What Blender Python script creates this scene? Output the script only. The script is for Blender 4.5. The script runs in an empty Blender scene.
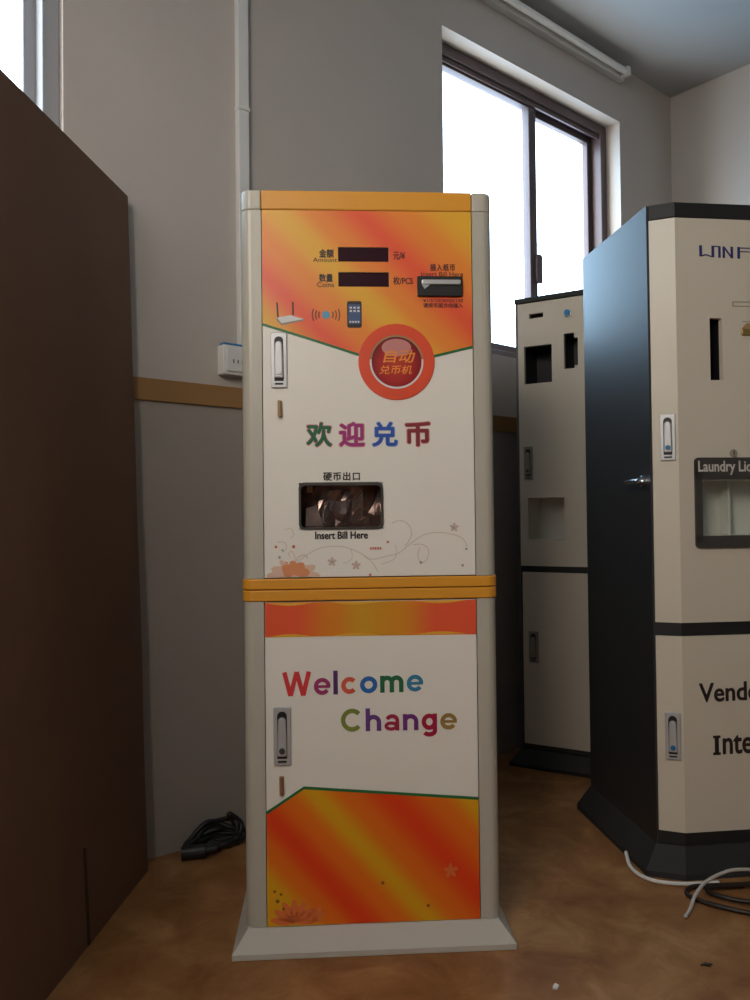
import bpy, bmesh, math, random
from mathutils import Vector, Matrix, noise
random.seed(7)
PI = math.pi
scene = bpy.context.scene
COL = scene.collection

# ------------------------------------------------------------------ materials
def principled(name):
    m = bpy.data.materials.new(name); m.use_nodes = True
    nt = m.node_tree; b = nt.nodes['Principled BSDF']
    return m, nt, b

def flat(name, col, rough=.5, metal=0., spec=.5, var=0., scale=8., bump=0., bscale=60.):
    m, nt, b = principled(name)
    b.inputs['Base Color'].default_value = (*col, 1)
    b.inputs['Roughness'].default_value = rough
    b.inputs['Metallic'].default_value = metal
    b.inputs['Specular IOR Level'].default_value = spec
    if spec >= 1: b.inputs['IOR'].default_value = 1.68
    tc = nt.nodes.new('ShaderNodeTexCoord')
    if var > 0:
        n = nt.nodes.new('ShaderNodeTexNoise'); n.inputs['Scale'].default_value = scale; n.inputs['Detail'].default_value = 5
        nt.links.new(tc.outputs['Object'], n.inputs['Vector'])
        mx = nt.nodes.new('ShaderNodeMix'); mx.data_type = 'RGBA'
        mx.inputs['A'].default_value = (*[c*(1-var) for c in col], 1)
        mx.inputs['B'].default_value = (*[min(1, c*(1+var)) for c in col], 1)
        nt.links.new(n.outputs['Fac'], mx.inputs['Factor'])
        nt.links.new(mx.outputs['Result'], b.inputs['Base Color'])
    if bump > 0:
        n2 = nt.nodes.new('ShaderNodeTexNoise'); n2.inputs['Scale'].default_value = bscale; n2.inputs['Detail'].default_value = 3
        nt.links.new(tc.outputs['Object'], n2.inputs['Vector'])
        bp = nt.nodes.new('ShaderNodeBump'); bp.inputs['Strength'].default_value = bump; bp.inputs['Distance'].default_value = .01
        nt.links.new(n2.outputs['Fac'], bp.inputs['Height'])
        nt.links.new(bp.outputs['Normal'], b.inputs['Normal'])
    return m

def stripes(name, ax, az, stops, rough=.35):
    """printed film whose colour runs in diagonal bands: s = ax*x + az*z in the machine's metres"""
    m, nt, b = principled(name)
    tc = nt.nodes.new('ShaderNodeTexCoord')
    dot = nt.nodes.new('ShaderNodeVectorMath'); dot.operation = 'DOT_PRODUCT'
    dot.inputs[1].default_value = (ax, 0, az)
    nt.links.new(tc.outputs['Object'], dot.inputs[0])
    lo, hi = stops[0][0], stops[-1][0]
    mr = nt.nodes.new('ShaderNodeMapRange')
    mr.inputs['From Min'].default_value = lo; mr.inputs['From Max'].default_value = hi
    nt.links.new(dot.outputs['Value'], mr.inputs['Value'])
    r = nt.nodes.new('ShaderNodeValToRGB'); cr = r.color_ramp; cr.interpolation = 'EASE'
    while len(cr.elements) < len(stops): cr.elements.new(.5)
    for e, (s, c) in zip(cr.elements, stops):
        e.position = (s-lo)/(hi-lo)
    for e, (s, c) in zip(cr.elements, stops):
        e.color = (*c, 1)
    nt.links.new(mr.outputs['Result'], r.inputs['Fac'])
    nt.links.new(r.outputs['Color'], b.inputs['Base Color'])
    b.inputs['Roughness'].default_value = rough
    return m

YEL = (.86, .45, .04); RED = (.90, .115, .045); ORA = (.90, .27, .04)
YEL2 = (.80, .40, .012); RED2 = (.86, .055, .010); ORA2 = (.88, .18, .012)
M = {}
M['cream'] = flat('cream_panel', (.88, .84, .775), .4, var=.02, scale=5)
M['beige'] = flat('beige_panel', (.68, .615, .515), .42, var=.02, scale=5)
M['post'] = flat('warm_grey_profile', (.52, .49, .42), .35, var=.02)
M['orange'] = flat('orange_profile', (.78, .34, .03), .38, var=.03)
M['plinth'] = flat('pale_plinth', (.57, .545, .485), .45, var=.03)
M['grad_top'] = stripes('sunset_print', .7071, .7071, [(.76, YEL2), (.83, RED), (.885, ORA), (.948, YEL), (1.0, ORA), (1.065, RED), (1.13, ORA), (1.205, YEL), (1.26, YEL)])
M['grad_low'] = stripes('sunset_print_low', .751, .664, [(-.11, YEL2), (-.075, YEL2), (-.03, ORA2), (.018, RED2), (.075, ORA2), (.118, YEL2), (.165, ORA2), (.23, RED2), (.30, ORA2), (.35, YEL2), (.38, YEL2)])
M['grad_strip'] = stripes('sunset_strip', 1., 0., [(-.23, RED), (-.16, RED), (-.08, (.80, .25, .02)), (-.02, (.72, .36, .025)), (.06, (.78, .30, .02)), (.14, RED), (.22, RED)])
M['green'] = flat('green_print', (.02, .16, .05), .4)
M['black'] = flat('black_paint', (.004, .005, .007), .5, spec=1.0, var=.1, scale=20)
M['blackmatte'] = flat('black_matte', (.012, .012, .012), .6)
M['dusty'] = flat('dusty_black_plinth', (.032, .033, .035), .6, spec=.3, var=.3, scale=9)
M['displ'] = flat('dark_display', (.035, .008, .015), .18)
M['dark'] = flat('dark_cavity', (.012, .010, .014), .5)
M['ink'] = flat('black_ink', (.02, .012, .012), .5)
M['redink'] = flat('dark_red_ink', (.10, .012, .012), .5)
M['zinc_dark'] = flat('dull_zinc', (.30, .27, .23), .5)
M['chrome'] = flat('chrome', (.72, .73, .76), .16, 1.)
M['steel'] = flat('zinc_handle', (.56, .56, .58), .35, .35)
M['silver'] = flat('silver_strip', (.62, .62, .63), .35, .5)
M['crumple'] = flat('crumpled_metal', (.34, .24, .21), .27, .9, var=.4, scale=26, bump=.35, bscale=18)
M['blue'] = flat('blue_plastic', (.02, .18, .42), .3)
M['tan'] = flat('tan_tab', (.42, .26, .12), .5)
M['ringred'] = flat('ring_red', (.82, .09, .035), .35)
M['darkgrey'] = flat('dark_grey_plate', (.055, .05, .045), .45)
M['paleink'] = flat('pale_ink', (.62, .60, .55), .5)
M['navy'] = flat('navy_ink', (.03, .035, .16), .4)
M['taupe'] = flat('taupe_ink', (.33, .29, .22), .5)
M['brass'] = flat('brass_badge', (.45, .30, .09), .3, .7)
M['inner'] = flat('pale_inner', (.74, .71, .64), .5)
M['white_plastic'] = flat('white_plastic', (.78, .77, .75), .4)
M['grey_cable'] = flat('grey_cable', (.50, .47, .44), .5)
M['rubber'] = flat('black_rubber', (.012, .012, .014), .45)
M['brown_cable'] = flat('dark_cable', (.022, .014, .010), .45)
M['winframe'] = flat('brown_window_metal', (.105, .075, .078), .4, .2, var=.1)  # brown lightened towards purple: haze round the window put into the colour
M['whiteframe'] = flat('white_window_frame', (.75, .78, .82), .4)
M['greyframe'] = flat('grey_window_frame', (.36, .36, .38), .5)
M['tube'] = flat('glass_tube_white', (.80, .80, .78), .25)
M['lamp_body'] = flat('lamp_body', (.62, .61, .58), .5)
M['pale_print'] = flat('pale_rose_print', (.66, .50, .44), .5)
M['stem_print'] = flat('stem_print', (.66, .57, .49), .5)
M['orange_print'] = flat('orange_flower_print', (.78, .30, .13), .5)
M['peach_print'] = flat('peach_print', (.78, .54, .42), .5)
M['red_print'] = flat('red_dot_print', (.62, .14, .12), .5)
M['greydot'] = flat('grey_dot_print', (.36, .38, .34), .5)

def letter_mat(name, col): return flat(name, col, .4)
LM = dict(W=(.75, .05, .06), e=(.38, .04, .16), l=(.10, .03, .16), c=(.75, .12, .07), o=(.03, .16, .50),
          m=(.02, .16, .07), e2=(.04, .24, .42), C=(.22, .28, .05), h=(.15, .05, .26), a=(.40, .02, .08),
          n=(.18, .03, .22), g=(.42, .01, .06), e3=(.36, .22, .06))
LM = {k: letter_mat('letter_ink_'+k, v) for k, v in LM.items()}

# wall paint with faint horizontal tile joints in its lower half
def wall_mat():
    m, nt, b = principled('wall_paint')
    tc = nt.nodes.new('ShaderNodeTexCoord')
    n = nt.nodes.new('ShaderNodeTexNoise'); n.inputs['Scale'].default_value = 1.7; n.inputs['Detail'].default_value = 6
    nt.links.new(tc.outputs['Object'], n.inputs['Vector'])
    r = nt.nodes.new('ShaderNodeValToRGB')
    r.color_ramp.elements[0].position = .3; r.color_ramp.elements[0].color = (.53, .478, .435, 1)
    r.color_ramp.elements[1].position = .7; r.color_ramp.elements[1].color = (.585, .53, .485, 1)
    nt.links.new(n.outputs['Fac'], r.inputs['Fac'])
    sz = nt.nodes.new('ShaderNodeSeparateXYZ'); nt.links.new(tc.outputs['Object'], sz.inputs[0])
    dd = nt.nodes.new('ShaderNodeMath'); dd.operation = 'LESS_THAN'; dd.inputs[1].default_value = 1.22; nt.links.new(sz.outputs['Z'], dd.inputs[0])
    mx = nt.nodes.new('ShaderNodeMix'); mx.data_type = 'RGBA'; mx.blend_type = 'MULTIPLY'; mx.inputs['B'].default_value = (.70, .69, .67, 1)  # darker dado below the wooden strip, partly light falloff put into the colour
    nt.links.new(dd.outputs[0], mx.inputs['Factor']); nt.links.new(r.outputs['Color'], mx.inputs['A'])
    nt.links.new(mx.outputs['Result'], b.inputs['Base Color'])
    b.inputs['Roughness'].default_value = .6
    n2 = nt.nodes.new('ShaderNodeTexNoise'); n2.inputs['Scale'].default_value = 14; n2.inputs['Detail'].default_value = 4
    nt.links.new(tc.outputs['Object'], n2.inputs['Vector'])
    sx = nt.nodes.new('ShaderNodeSeparateXYZ'); nt.links.new(tc.outputs['Object'], sx.inputs[0])
    h = None
    for z in (.37, .79, 1.47):
        d = nt.nodes.new('ShaderNodeMath'); d.operation = 'SUBTRACT'; d.inputs[1].default_value = z
        nt.links.new(sx.outputs['Z'], d.inputs[0])
        a = nt.nodes.new('ShaderNodeMath'); a.operation = 'ABSOLUTE'; nt.links.new(d.outputs[0], a.inputs[0])
        c = nt.nodes.new('ShaderNodeMath'); c.operation = 'GREATER_THAN'; c.inputs[1].default_value = .0022
        nt.links.new(a.outputs[0], c.inputs[0])
        if h is None: h = c
        else:
            k = nt.nodes.new('ShaderNodeMath'); k.operation = 'MINIMUM'
            nt.links.new(h.outputs[0], k.inputs[0]); nt.links.new(c.outputs[0], k.inputs[1]); h = k
    ad = nt.nodes.new('ShaderNodeMath'); ad.operation = 'ADD'
    sc = nt.nodes.new('ShaderNodeMath'); sc.operation = 'MULTIPLY'; sc.inputs[1].default_value = .25
    nt.links.new(h.outputs[0], sc.inputs[0]); nt.links.new(sc.outputs[0], ad.inputs[0]); nt.links.new(n2.outputs['Fac'], ad.inputs[1])
    bp = nt.nodes.new('ShaderNodeBump'); bp.inputs['Strength'].default_value = .12; bp.inputs['Distance'].default_value = .01
    nt.links.new(ad.outputs[0], bp.inputs['Height']); nt.links.new(bp.outputs['Normal'], b.inputs['Normal'])
    return m
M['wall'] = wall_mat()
M['ceiling'] = flat('ceiling_paint', (.42, .422, .42), .8, var=.02, scale=2)
M['trim'] = flat('brown_wood_trim', (.36, .19, .07), .5, var=.12, scale=6)

def floor_mat():
    m, nt, b = principled('brown_floor')
    tc = nt.nodes.new('ShaderNodeTexCoord')
    n = nt.nodes.new('ShaderNodeTexNoise'); n.inputs['Scale'].default_value = 7.5; n.inputs['Detail'].default_value = 7; n.inputs['Roughness'].default_value = .62
    n.inputs['Distortion'].default_value = .6
    nt.links.new(tc.outputs['Object'], n.inputs['Vector'])
    r = nt.nodes.new('ShaderNodeValToRGB'); cr = r.color_ramp
    cr.elements[0].position = .28; cr.elements[0].color = (.20, .078, .024, 1)
    cr.elements[1].position = .72; cr.elements[1].color = (.46, .25, .105, 1)
    e = cr.elements.new(.5); e.color = (.31, .145, .052, 1)
    nt.links.new(n.outputs['Fac'], r.inputs['Fac']); nt.links.new(r.outputs['Color'], b.inputs['Base Color'])
    n2 = nt.nodes.new('ShaderNodeTexNoise'); n2.inputs['Scale'].default_value = 12
    nt.links.new(tc.outputs['Object'], n2.inputs['Vector'])
    mr = nt.nodes.new('ShaderNodeMapRange'); mr.inputs['To Min'].default_value = .42; mr.inputs['To Max'].default_value = .62
    nt.links.new(n2.outputs['Fac'], mr.inputs['Value']); nt.links.new(mr.outputs['Result'], b.inputs['Roughness'])
    b.inputs['Specular IOR Level'].default_value = .35
    return m
M['floor'] = floor_mat()

def card_mat():
    m, nt, b = principled('brown_cardboard')
    tc = nt.nodes.new('ShaderNodeTexCoord')
    n = nt.nodes.new('ShaderNodeTexNoise'); n.inputs['Scale'].default_value = 2.2; n.inputs['Detail'].default_value = 6
    nt.links.new(tc.outputs['Object'], n.inputs['Vector'])
    r = nt.nodes.new('ShaderNodeValToRGB')
    r.color_ramp.elements[0].position = .3; r.color_ramp.elements[0].color = (.165, .086, .050, 1)
    r.color_ramp.elements[1].position = .7; r.color_ramp.elements[1].color = (.205, .11, .064, 1)
    nt.links.new(n.outputs['Fac'], r.inputs['Fac']); nt.links.new(r.outputs['Color'], b.inputs['Base Color'])
    b.inputs['Roughness'].default_value = .75
    w = nt.nodes.new('ShaderNodeTexWave'); w.bands_direction = 'Y'; w.inputs['Scale'].default_value = 28; w.inputs['Distortion'].default_value = .3
    nt.links.new(tc.outputs['Object'], w.inputs['Vector'])
    bp = nt.nodes.new('ShaderNodeBump'); bp.inputs['Strength'].default_value = .03; bp.inputs['Distance'].default_value = .004
    nt.links.new(w.outputs['Fac'], bp.inputs['Height']); nt.links.new(bp.outputs['Normal'], b.inputs['Normal'])
    return m
M['card'] = card_mat()
M['card_dark'] = flat('cardboard_flap', (.06, .032, .018), .75, var=.1)

def glass_mat():
    m = bpy.data.materials.new('window_glass'); m.use_nodes = True
    nt = m.node_tree; nt.nodes.clear()
    o = nt.nodes.new('ShaderNodeOutputMaterial'); t = nt.nodes.new('ShaderNodeBsdfTransparent'); g = nt.nodes.new('ShaderNodeBsdfGlossy')
    t.inputs['Color'].default_value = (.95, .97, .97, 1); g.inputs['Roughness'].default_value = .03
    mx = nt.nodes.new('ShaderNodeMixShader'); lw = nt.nodes.new('ShaderNodeLayerWeight')
    pw = nt.nodes.new('ShaderNodeMath'); pw.operation = 'POWER'; pw.inputs[1].default_value = 5; nt.links.new(lw.outputs['Facing'], pw.inputs[0])
    f = nt.nodes.new('ShaderNodeMath'); f.operation = 'MULTIPLY_ADD'; f.inputs[1].default_value = .9; f.inputs[2].default_value = .03; nt.links.new(pw.outputs[0], f.inputs[0])
    nt.links.new(f.outputs[0], mx.inputs[0]); nt.links.new(t.outputs[0], mx.inputs[1]); nt.links.new(g.outputs[0], mx.inputs[2])
    nt.links.new(mx.outputs[0], o.inputs[0])
    return m
M['glass'] = glass_mat()
def acrylic_mat():
    m = glass_mat(); m.name = 'clear_acrylic'
    return m
M['acrylic'] = acrylic_mat()

def ball_mat():
    """printed glossy-looking red disc: darker rim, brighter centre, a printed pattern on film"""
    m, nt, b = principled('ball_print')
    tc = nt.nodes.new('ShaderNodeTexCoord')
    sub = nt.nodes.new('ShaderNodeVectorMath'); sub.operation = 'DISTANCE'
    sub.inputs[1].default_value = (.0587, 0.0385, 1.203)
    nt.links.new(tc.outputs['Object'], sub.inputs[0])
    mr = nt.nodes.new('ShaderNodeMapRange'); mr.inputs['From Max'].default_value = .058
    nt.links.new(sub.outputs['Value'], mr.inputs['Value'])
    r = nt.nodes.new('ShaderNodeValToRGB'); cr = r.color_ramp
    cr.elements[0].position = 0; cr.elements[0].color = (.60, .06, .03, 1)
    cr.elements[1].position = 1; cr.elements[1].color = (.16, .006, .012, 1)
    e = cr.elements.new(.6); e.color = (.46, .025, .025, 1)
    nt.links.new(mr.outputs['Result'], r.inputs['Fac']); nt.links.new(r.outputs['Color'], b.inputs['Base Color'])
    b.inputs['Roughness'].default_value = .3
    return m
M['ball'] = ball_mat()
M['ball_shine'] = flat('ball_highlight_print', (.62, .25, .24), .35)
M['ball_text'] = flat('ball_text_print', (.92, .30, .05), .4)
M['phone_blue'] = flat('phone_screen_print', (.05, .10, .24), .4)
M['sky_blue'] = flat('blue_ball_print', (.10, .36, .55), .4)
M['white_print'] = flat('white_print', (.74, .72, .74), .4)
M['purple'] = flat('magenta_ink', (.40, .03, .22), .4)
M['cblue'] = flat('blue_ink', (.03, .10, .48), .4)
M['maroon'] = flat('maroon_ink', (.28, .03, .04), .4)
M['dgreen'] = flat('green_ink', (.01, .14, .06), .4)
M['pinkedge'] = flat('pink_edge_ink', (.72, .30, .32), .4)
M['blueedge'] = flat('pale_blue_edge_ink', (.40, .52, .72), .4)

# ------------------------------------------------------------------ mesh helpers
def obj(name, bm, mats, parent=None, smooth=False, bevel=0.):
    me = bpy.data.meshes.new(name)
    bmesh.ops.remove_doubles(bm, verts=bm.verts, dist=1e-6)
    bmesh.ops.recalc_face_normals(bm, faces=bm.faces)
    bm.to_mesh(me); bm.free()
    if not isinstance(mats, (list, tuple)): mats = [mats]
    for m in mats: me.materials.append(m)
    o = bpy.data.objects.new(name, me); COL.objects.link(o)
    if parent is not None: o.parent = parent
    if smooth:
        for p in me.polygons: p.use_smooth = True
    if bevel > 0:
        b = o.modifiers.new('bevel', 'BEVEL'); b.width = bevel; b.segments = 3; b.limit_method = 'ANGLE'; b.angle_limit = math.radians(40)
    return o

def tag(o, label, cat, group=None, kind=None):
    if label: o['label'] = label
    if cat: o['category'] = cat
    if group: o['group'] = group
    if kind: o['kind'] = kind
    return o

def thing(name, label, cat, loc=(0, 0, 0), rz=0, group=None):
    o = bpy.data.objects.new(name, None); COL.objects.link(o)
    o.location = loc; o.rotation_euler = (0, 0, math.radians(rz)); o.empty_display_size = .1
    return tag(o, label, cat, group)

def structure(o):
    o['kind'] = 'structure'; return o

def box(bm, x0, x1, y0, y1, z0, z1, mi=0):
    v = [bm.verts.new((x, y, z)) for z in (z0, z1) for y in (y0, y1) for x in (x0, x1)]
    for f in ((0, 2, 3, 1), (4, 5, 7, 6), (0, 1, 5, 4), (2, 6, 7, 3), (0, 4, 6, 2), (1, 3, 7, 5)):
        bm.faces.new([v[i] for i in f]).material_index = mi
    return v

def prism_z(bm, pts, z0, z1, mi=0, pts_top=None):
    """prism over an (x,y) outline"""
    pt = pts_top or pts
    a = [bm.verts.new((x, y, z0)) for x, y in pts]; b = [bm.verts.new((x, y, z1)) for x, y in pt]
    n = len(pts)
    bm.faces.new(a).material_index = mi; bm.faces.new(b[::-1]).material_index = mi
    for i in range(n): bm.faces.new((a[i], a[(i+1) % n], b[(i+1) % n], b[i])).material_index = mi

def prism_y(bm, pts, y0, y1, mi=0):
    """plate over an (x,z) outline"""
    a = [bm.verts.new((x, y0, z)) for x, z in pts]; b = [bm.verts.new((x, y1, z)) for x, z in pts]
    n = len(pts)
    bm.faces.new(a).material_index = mi; bm.faces.new(b[::-1]).material_index = mi
    for i in range(n): bm.faces.new((a[i], a[(i+1) % n], b[(i+1) % n], b[i])).material_index = mi

def rrect(x0, x1, z0, z1, r, n=6):
    pts = []
    for cx, cz, a0 in ((x1-r, z1-r, 0), (x0+r, z1-r, 90), (x0+r, z0+r, 180), (x1-r, z0+r, 270)):
        for k in range(n+1):
            a = math.radians(a0+90*k/n); pts.append((cx+r*math.cos(a), cz+r*math.sin(a)))
    return pts

def ell(cx, cz, rx, rz, n=48, a0=0, a1=360):
    full = abs(a1-a0) >= 360
    return [(cx+rx*math.cos(math.radians(a0+(a1-a0)*k/(n if full else n-1))), cz+rz*math.sin(math.radians(a0+(a1-a0)*k/(n if full else n-1)))) for k in range(n)]

def ring_y(bm, cx, cz, ri, ro, y0, y1, a0=0, a1=360, n=64, mi=0, flare=0):
    """flat annulus (or arc of one) of thickness y0..y1"""
    full = abs(a1-a0) >= 360
    rows = []
    cnt = n if full else n+1
    for k in range(cnt):
        a = math.radians(a0+(a1-a0)*k/n); c, s = math.cos(a), math.sin(a)
        rows.append([bm.verts.new((cx+r*c, y, cz+r*s)) for r, y in ((ri, y0), (ro, y0), (ro, y1), (ri, y1))])
    for k in range(n):
        p, q = rows[k], rows[(k+1) % cnt]
        for j in range(4):
            bm.faces.new((p[j], p[(j+1) % 4], q[(j+1) % 4], q[j])).material_index = mi
    if not full:
        bm.faces.new(rows[0]); bm.faces.new(rows[-1][::-1])

def strip_y(bm, pts, w, y0, y1, mi=0):
    """constant-width line along an (x,z) polyline, as a thin plate"""
    n = len(pts); L = []; R = []
    for i in range(n):
        p = Vector(pts[i]); a = Vector(pts[max(0, i-1)]); b = Vector(pts[min(n-1, i+1)])
        t = (b-a); t.normalize(); nn = Vector((-t.y, t.x))*w/2
        L.append(p+nn); R.append(p-nn)
    for i in range(n-1):
        prism_y(bm, [tuple(L[i]), tuple(L[i+1]), tuple(R[i+1]), tuple(R[i])], y0, y1, mi)

def grid_plate(bm, x0, x1, z0, z1, y0, y1, holes, mi=0):
    """plate in the xz plane between y0 (front) and y1 with rectangular openings and their reveals"""
    xs = sorted(set([x0, x1]+[h[0] for h in holes]+[h[1] for h in holes]))
    zs = sorted(set([z0, z1]+[h[2] for h in holes]+[h[3] for h in holes]))
    V = {}
    def v(i, j, k):
        if (i, j, k) not in V: V[(i, j, k)] = bm.verts.new((xs[i], (y0, y1)[k], zs[j]))
        return V[(i, j, k)]
    def solid(i, j):
        if not (0 <= i < len(xs)-1 and 0 <= j < len(zs)-1): return False
        cx, cz = (xs[i]+xs[i+1])/2, (zs[j]+zs[j+1])/2
        return not any(h[0] < cx < h[1] and h[2] < cz < h[3] for h in holes)
    for i in range(len(xs)-1):
        for j in range(len(zs)-1):
            if not solid(i, j): continue
            bm.faces.new((v(i, j, 0), v(i+1, j, 0), v(i+1, j+1, 0), v(i, j+1, 0))).material_index = mi
            bm.faces.new((v(i, j, 1), v(i, j+1, 1), v(i+1, j+1, 1), v(i+1, j, 1))).material_index = mi
            for di, dj, e in ((-1, 0, ((i, j), (i, j+1))), (1, 0, ((i+1, j), (i+1, j+1))), (0, -1, ((i, j), (i+1, j))), (0, 1, ((i, j+1), (i+1, j+1)))):
                if not solid(i+di, j+dj):
                    (a, b), (c, d) = e
                    bm.faces.new((v(a, b, 0), v(c, d, 0), v(c, d, 1), v(a, b, 1))).material_index = mi

def cavity(bm, x0, x1, z0, z1, y0, y1, mi=0):
    """open-fronted box behind an opening"""
    a = [bm.verts.new((x, y0, z)) for x, z in ((x0, z0), (x1, z0), (x1, z1), (x0, z1))]
    b = [bm.verts.new((x, y1, z)) for x, z in ((x0, z0), (x1, z0), (x1, z1), (x0, z1))]
    bm.faces.new(b).material_index = mi
    for i in range(4): bm.faces.new((a[i], b[i], b[(i+1) % 4], a[(i+1) % 4])).material_index = mi

def cyl_y(bm, cx, cz, r, y0, y1, n=24, mi=0, r1=None):
    r1 = r if r1 is None else r1
    a = [bm.verts.new((cx+r*math.cos(2*PI*k/n), y0, cz+r*math.sin(2*PI*k/n))) for k in range(n)]
    b = [bm.verts.new((cx+r1*math.cos(2*PI*k/n), y1, cz+r1*math.sin(2*PI*k/n))) for k in range(n)]
    bm.faces.new(a).material_index = mi; bm.faces.new(b[::-1]).material_index = mi
    for k in range(n): bm.faces.new((a[k], a[(k+1) % n], b[(k+1) % n], b[k])).material_index = mi

def catmull(P, sub=10):
    P = [Vector(p) for p in P]; Q = [P[0]]+P+[P[-1]]; out = []
    for i in range(1, len(Q)-2):
        a, b, c, d = Q[i-1], Q[i], Q[i+1], Q[i+2]
        for k in range(sub):
            t = k/sub
            out.append(.5*((2*b)+(c-a)*t+(2*a-5*b+4*c-d)*t*t+(3*b-a-3*c+d)*t**3))
    out.append(P[-1]); return out

def tube(bm, P, r, n=10, sub=10, mi=0):
    pts = catmull(P, sub) if sub else [Vector(p) for p in P]
    up = Vector((0, 0, 1)); prev = None; nv = None
    for i, p in enumerate(pts):
        t = (pts[min(i+1, len(pts)-1)]-pts[max(i-1, 0)]).normalized()
        if nv is None:
            nv = t.cross(up)
            if nv.length < 1e-3: nv = t.cross(Vector((1, 0, 0)))
        nv = (nv-t*nv.dot(t)).normalized(); bn = t.cross(nv)
        ring = [bm.verts.new(p+(nv*math.cos(2*PI*k/n)+bn*math.sin(2*PI*k/n))*r) for k in range(n)]
        if prev:
            for k in range(n): bm.faces.new((prev[k], prev[(k+1) % n], ring[(k+1) % n], ring[k])).material_index = mi
        else: bm.faces.new(ring).material_index = mi
        prev = ring
    bm.faces.new(prev[::-1]).material_index = mi

def text_mesh(name, body, x0, x1, z0, z1, y, mats, parent, bold=0., shear=0., mat_idx=None, thick=.0004, spacing=1., rot=0., serif=False):
    """printed words, fitted to the metric box x0..x1, z0..z1 on the plane at depth y"""
    c = bpy.data.curves.new(name+'_curve', 'FONT'); c.body = body; c.size = 1; c.shear = shear
    c.space_character = spacing; c.resolution_u = 4
    if not isinstance(mats, (list, tuple)): mats = [mats]
    for m in mats: c.materials.append(m)
    if mat_idx:
        for i, k in enumerate(mat_idx): c.body_format[i].material_index = k
    t = bpy.data.objects.new(name+'_t', c); COL.objects.link(t)
    dg = bpy.context.evaluated_depsgraph_get()
    me = bpy.data.meshes.new_from_object(t.evaluated_get(dg), depsgraph=dg)
    bpy.data.objects.remove(t); bpy.data.curves.remove(c)
    bm = bmesh.new(); bm.from_mesh(me); bpy.data.meshes.remove(me)
    xs = [v.co.x for v in bm.verts]; ys = [v.co.y for v in bm.verts]
    a, b, p, q = min(xs), max(xs), min(ys), max(ys)
    for v in bm.verts:
        x = x0+(v.co.x-a)/(b-a)*(x1-x0); z = z0+(v.co.y-p)/(q-p)*(z1-z0)
        v.co = Vector((x, y-thick, z+(x-x0)*rot))
    if bold > 0:      # heavier strokes: the same outlines repeated a hair to each side
        k = bold*(z1-z0); n0 = bmesh.new(); me = bpy.data.meshes.new('tmp'); bm.to_mesh(me); n0.free()
        for i in range(8):
            a = 2*PI*i/8; dx, dz = k*math.cos(a), k*math.sin(a)
            m2 = me.copy(); m2.transform(Matrix.Translation((dx, -.00001*(i+1), dz))); bm.from_mesh(m2); bpy.data.meshes.remove(m2)
        bpy.data.meshes.remove(me)
        cx, cz, w_, h_ = (x0+x1)/2, (z0+z1)/2, (x1-x0), (z1-z0)
        for v in bm.verts:
            v.co.x = cx+(v.co.x-cx)*w_/(w_+2*k); v.co.z = cz+(v.co.z-cz)*h_/(h_+2*k)
    return obj(name, bm, mats, parent)

# ------------------------------------------------------------------ the room
WALL_O = (-.594, 2.12); WALL_YAW = 40.5
XL, XR, DEPTH, CEIL, TH = -1.75, 2.68, 5.2, 2.885, .22
ca, sa = math.cos(math.radians(WALL_YAW)), math.sin(math.radians(WALL_YAW))
def room(x, y, z=0): return (WALL_O[0]+ca*x-sa*y, WALL_O[1]+sa*x+ca*y, z)

W1 = (1.118, 2.240, 1.487, 2.632)        # brown sliding window
W2 = (-1.45, -.218, 1.25, 2.632)        # white framed window beside the carton
W3 = (2.95, 4.05, 1.6, 2.7)             # in the left wall, behind the viewer's shoulder

def place_wall(o, x, y, rz):
    o.location = room(x, y); o.rotation_euler = (0, 0, math.radians(WALL_YAW+rz)); return structure(o)

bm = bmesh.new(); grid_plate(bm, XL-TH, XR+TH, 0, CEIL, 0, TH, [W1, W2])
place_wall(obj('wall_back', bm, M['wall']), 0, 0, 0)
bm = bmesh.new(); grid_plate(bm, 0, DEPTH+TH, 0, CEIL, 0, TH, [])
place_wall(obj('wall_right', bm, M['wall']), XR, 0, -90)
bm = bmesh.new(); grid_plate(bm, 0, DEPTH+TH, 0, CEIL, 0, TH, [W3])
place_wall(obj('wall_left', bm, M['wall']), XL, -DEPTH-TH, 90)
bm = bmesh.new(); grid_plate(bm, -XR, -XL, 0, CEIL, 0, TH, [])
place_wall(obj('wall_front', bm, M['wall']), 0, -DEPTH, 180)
bm = bmesh.new(); box(bm, XL-TH, XR+TH, -DEPTH-TH, TH, -.12, 0)
place_wall(obj('floor', bm, M['floor']), 0, 0, 0)
bm = bmesh.new(); box(bm, XL-TH, XR+TH, -DEPTH-TH, TH, CEIL, CEIL+.12)
place_wall(obj('ceiling', bm, M['ceiling']), 0, 0, 0)
# wooden strip round the wall at chest height
bm = bmesh.new(); box(bm, XL, XR, -.008, -.0005, 1.197, 1.256)
place_wall(obj('trim_1', bm, M['trim'], bevel=.002), 0, 0, 0)

def rect_frame(bm, x0, x1, z0, z1, w, y0, y1, wb=None):
    wb = wb or w
    grid_plate(bm, x0, x1, z0, z1, y0, y1, [(x0+w, x1-w, z0+wb, z1-w)])

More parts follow.
